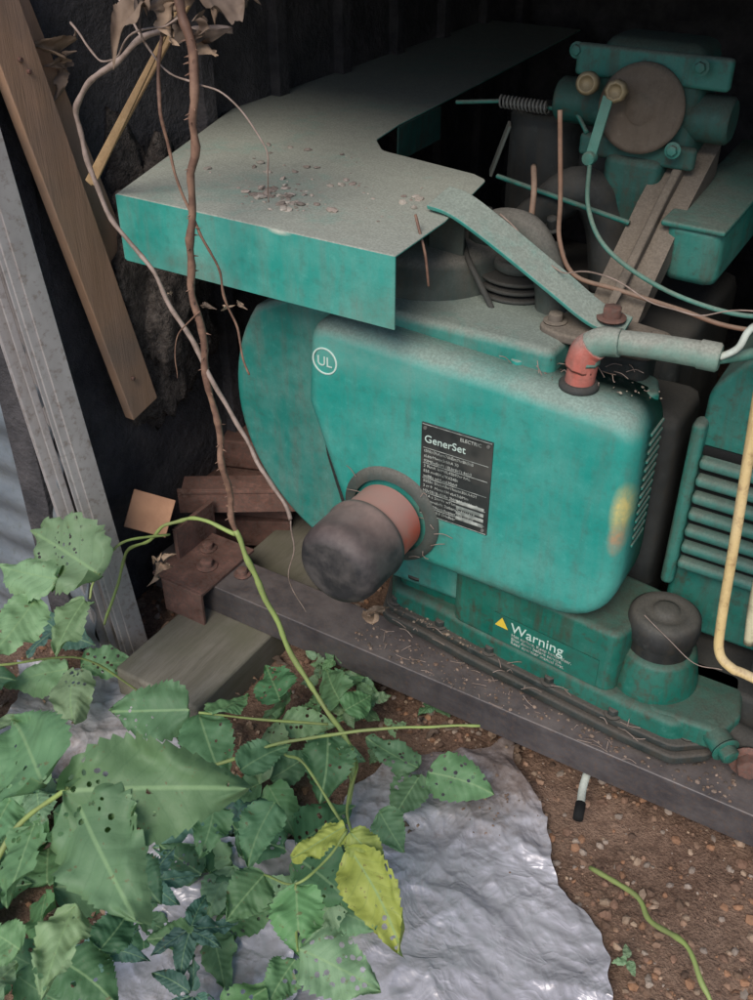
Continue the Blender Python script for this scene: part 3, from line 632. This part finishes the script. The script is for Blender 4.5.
def cluster(x,y,z,s,kind,n=3,spread=2.1,az=None,w=(.26,.36)):
    az=R.uniform(0,6.28) if az is None else az
    for q in range(n):
        a=az+(q-(n-1)/2)*spread/(max(1,n-1))*2*.8
        d=Vector((math.cos(a),math.sin(a),R.uniform(-.25,.25)))
        Lv.add((x+d.x*s*.08,y+d.y*s*.08,z),Vector((x,y,z))+d*s*R.uniform(.8,1.15),R.uniform(*w),gcol(kind),nu=8,nv=36,wav=.16,teeth=9,fold=R.uniform(-.05,.35),rp=.002)
for (x,y,z,s,kd,n) in ((.017,-.511,.14,.05,'blue',5),(-.064,-.488,.14,.055,'blue',5),(.06,-.56,.12,.05,'blue',5),(-.02,-.60,.2,.05,'blue',5),(.09,-.60,.12,.045,'blue',5)): cluster(x,y,z,s,kd,n,2.4,w=(.18,.26))
cn=0
while cn<50:
    x=R.uniform(-.62,.12); y=R.uniform(-.80,-.12)
    if y>-.16 and x<-.2: continue
    if y>-.30 and R.random()<.5: continue
    if x<-.25 and y>-.42 and R.random()<.8: continue
    if x>.0 and y>-.5 and R.random()<.6: continue
    cn+=1
    cluster(x,y,R.uniform(.03,.22 if y<-.45 else .1),R.uniform(.05,.115),R.choice(('mid','mid','dark','light','blue','light')),R.choice((3,3,5)))
for i in range(16):
    cluster(R.uniform(-.16,.04),R.uniform(-.12,.06),R.uniform(.02,.08),R.uniform(.02,.045),R.choice(('mid','light')),3)
for (x,y) in ((-.16,.02),(-.13,.06),(.45,-.215),(.02,-.10)): cluster(x,y,.03,.02,'light',3)
Lv.done('leaves',m_leaf,B)
tube('main_cane_dry',[(-.19,-.12,1.12),(-.199,-.12,1.036),(-.193,-.12,.942),(-.223,-.12,.773),(-.216,-.12,.591),(-.205,-.12,.46),(-.198,-.12,.378)],.0050,m_stem2,B,.0042,jit=.006,k=16)
tube('main_cane_green',[(-.198,-.12,.380),(-.165,-.12,.30),(-.117,-.12,.193),(-.06,-.13,.13),(.02,-.17,.10),(.04,-.22,.02)],.0042,m_stem,B,.0035,jit=.003,k=12)
tube('arching_branch',[(-.199,-.12,.372),(-.26,-.12,.375),(-.33,-.12,.335),(-.366,-.12,.295),(-.42,-.12,.25),(-.45,-.13,.17),(-.47,-.15,.10)],.0030,m_stem,B,.0022,jit=.003,k=12)
tube('side_branch',[(-.12,-.40,.17),(-.096,-.35,.18),(.0,-.25,.2),(.09,-.19,.21),(.188,-.12,.21)],.0026,m_stem,B,.0018,jit=.003,k=12)
for i,(P,r) in enumerate((([(-.006,-.286,.2),(.05,-.32,.25),(.130,-.365,.25),(.17,-.41,.31)],.002),([(.003,-.72,.44),(-.01,-.66,.47),(.033,-.625,.52)],.0024),
([(-.50,-.40,.2),(-.444,-.363,.2),(-.40,-.26,.15),(-.36,-.2,.05)],.002),([(-.47,-.15,.28),(-.40,-.22,.31),(-.338,-.248,.33)],.0025),
([(.02,-.17,.10),(.06,-.22,.15),(.09,-.29,.16),(.143,-.35,.18)],.0022),([(-.02,-.17,.14),(-.08,-.22,.16),(-.157,-.277,.185)],.002),([(.04,-.20,.08),(.03,-.21,.14),(.012,-.216,.18)],.002),
([(.17,-.41,.31),(.17,-.45,.31),(.16,-.49,.31),(.098,-.466,.25)],.0015),([(.16,-.49,.31),(.18,-.52,.30),(.202,-.548,.31)],.0015),
([(-.345,-.10,.30),(-.36,-.18,.33),(-.345,-.25,.32),(-.34,-.27,.30)],.002))): tube('leaf_stalk_%d'%(i+1),P,r,m_stem,B,r*.8,jit=.001)
tube('ground_runner',[(.36,-.11,.02),(.43,-.14,.05),(.458,-.171,.06),(.505,-.20,.09),(.535,-.235,.09),(.56,-.26,.07),(.6,-.36,.02)],.0035,m_stem,B,.003,jit=.001)
bm=bmesh.new()
zz=[(1.036,-.199),(.942,-.193),(.773,-.223),(.591,-.216),(.46,-.205),(.378,-.198)]
for i in range(60):
    t=R.random(); z=.40+.63*t; a=R.uniform(0,6.28); x=-.2
    for (z1,x1),(z0,x0) in zip(zz,zz[1:]):
        if z0<=z<=z1: x=x0+(x1-x0)*(z-z0)/(z1-z0)
    c=Vector((x,-.12,z)); c+=noise.noise_vector(c*22)*.006; o=Vector((math.cos(a),math.sin(a),-.25))
    tubegeo(bm,[c+o*.003,c+o*.006,c+o*.009],.0013,.0002,k=1,ns=5)
finish(bm,'thorns',m_stem2,B,True)
V=empty('dry_vine')
tube('loop_stem',[(-.19,-.05,1.0),(-.25,-.10,1.0),(-.308,-.12,.964),(-.36,-.12,.925),(-.371,-.12,.887),(-.345,-.12,.80),(-.291,-.12,.734),(-.23,-.12,.64),(-.173,-.12,.546),(-.12,-.13,.49),(-.086,-.14,.446)],.0035,m_dry,V,.0026,jit=.005,k=14)
tube('thin_stem_1',[(-.24,-.1,1.05),(-.24,-.12,.95),(-.235,-.12,.86),(-.20,-.11,.76),(-.19,-.10,.70),(-.165,-.10,.62)],.002,m_stem2,V,.0013,jit=.006,k=14)
tube('thin_stem_2',[(-.086,-.14,.446),(-.09,-.13,.40),(-.11,-.12,.33),(-.10,-.10,.26)],.001,m_dry,V,.0008,jit=.003)
tube('thin_stem_3',[(-.02,.05,.80),(.0,.04,.76),(.005,.04,.72)],.002,m_stem2,V,.0015,jit=.002)
tube('thin_stem_4',[(-.30,-.10,1.03),(-.25,-.11,.97),(-.17,-.11,.95),(-.12,-.10,.90),(-.13,-.09,.84)],.0012,m_dry,V,.0008,jit=.008,k=12)
tube('thin_stem_5',[(-.44,-.04,.97),(-.40,-.08,.99),(-.34,-.10,.96),(-.28,-.12,.99),(-.2,-.12,1.02)],.0014,m_dry,V,.0010,jit=.008,k=12)
tube('thin_stem_6',[(-.212,-.125,.70),(-.25,-.13,.66),(-.26,-.13,.60)],.0011,m_stem2,V,.0006,jit=.004,k=10)
tube('thin_stem_7',[(.04,.16,.78),(.12,.14,.735),(.20,.10,.75),(.30,.08,.74),(.40,.10,.76)],.0011,m_dry,V,.0008,jit=.008,k=12)
tube('web_strand',[(.33,.06,.33),(.40,.04,.30),(.44,.045,.30)],.0006,m_dry,V,jit=.002)
CN=empty('split_cane')
beamab('cane',(-.435,-.06,.80),(-.12,-.02,1.20),.012,.006,m_cane,CN,.002,up=Vector((.2,-1,0)))
beamab('cane_splinter',(-.425,-.062,.80),(-.16,-.06,1.14),.005,.004,m_cane,CN,.001,up=Vector((.2,-1,0)))
D=Leaves()
def dead(x,y,z,s,n,spr=.04):
    for i in range(n):
        b=Vector((x+R.gauss(0,spr),y+R.gauss(0,spr*.5),z+R.gauss(0,spr*.8)))
        d=Vector((R.uniform(-1,1),R.uniform(-1,1),R.uniform(-1,.3))).normalized()
        q=R.uniform(.6,1.2); c=R.choice(((.36,.25,.17),(.27,.18,.12),(.18,.125,.09)))
        D.add(b,b+d*s*R.uniform(.6,1.1),R.uniform(.2,.35),tuple(k*q for k in c),up=(R.uniform(-1,1),R.uniform(-1,1),R.uniform(-.5,1)),fold=R.uniform(.8,1.8),droop=R.uniform(.3,.9),wav=.35,nu=8,nv=24)
dead(-.215,-.11,1.03,.05,10,.028); dead(-.16,-.08,1.05,.045,6,.02); dead(-.30,-.05,1.05,.04,3,.02)
dead(-.04,-.03,.21,.045,2,.006); dead(-.35,-.13,.265,.03,4,.008); dead(-.22,-.115,.70,.015,4,.02)
dead(-.505,.0,.93,.04,4,.015)
D.done('hanging_dead_leaves',m_dead,V)
LL=Leaves(); D=LL
for i in range(150):
    x=R.uniform(-.65,.25); y=R.uniform(-.6,.05); dead(x,y,gz(x,y)+.015,R.uniform(.015,.035),1,.004)
LL.done('leaf_litter',m_dead,None)
PT=empty('plastic_tube')
tube('tube_white',[(.302,.03,.05),(.305,.0,.035),(.312,-.025,.03)],.006,m_wirew,PT)
tube('tube_black',[(.312,-.025,.03),(.318,-.05,.027)],.0075,m_black,PT)

# ---------------------------------------------------------------- light / camera
w=bpy.data.worlds.new('World'); scn.world=w; w.use_nodes=True; nt=w.node_tree
sky=nt.nodes.new('ShaderNodeTexSky'); sky.sky_type='NISHITA'; sky.sun_disc=False
sun_el=math.radians(46)
azv=Vector((.15,-.985,0)).normalized()
sky.sun_elevation=sun_el; sky.sun_rotation=math.atan2(azv.x,azv.y)
bg=nt.nodes['Background']; bg.inputs[1].default_value=.15; nt.links.new(sky.outputs[0],bg.inputs[0])
sd=bpy.data.lights.new('sun','SUN'); sd.energy=2.8; sd.angle=math.radians(30); sd.color=(1,.93,.84)
so=bpy.data.objects.new('sun',sd); scn.collection.objects.link(so)
dirv=Vector((azv.x*math.cos(sun_el),azv.y*math.cos(sun_el),math.sin(sun_el)))
so.rotation_euler=dirv.to_track_quat('Z','Y').to_euler()
th=math.radians(35); yaw=math.radians(31.25)
f=Vector((-math.sin(yaw)*math.cos(th),math.cos(yaw)*math.cos(th),-math.sin(th)))
r=Vector((math.cos(yaw),math.sin(yaw),0)); u=r.cross(f)
cd=bpy.data.cameras.new('camera'); co=bpy.data.objects.new('camera',cd); scn.collection.objects.link(co)
cd.sensor_fit='VERTICAL'; cd.sensor_height=24; cd.lens=24; cd.clip_start=.02; cd.clip_end=500
cd.dof.use_dof=True; cd.dof.focus_distance=1.25; cd.dof.aperture_fstop=9
co.matrix_world=Matrix((( r.x,u.x,-f.x,.54),(r.y,u.y,-f.y,-.961),(r.z,u.z,-f.z,1.2),(0,0,0,1))); scn.camera=co
scn.view_settings.view_transform='Standard'; scn.view_settings.look='None'; scn.view_settings.exposure=0
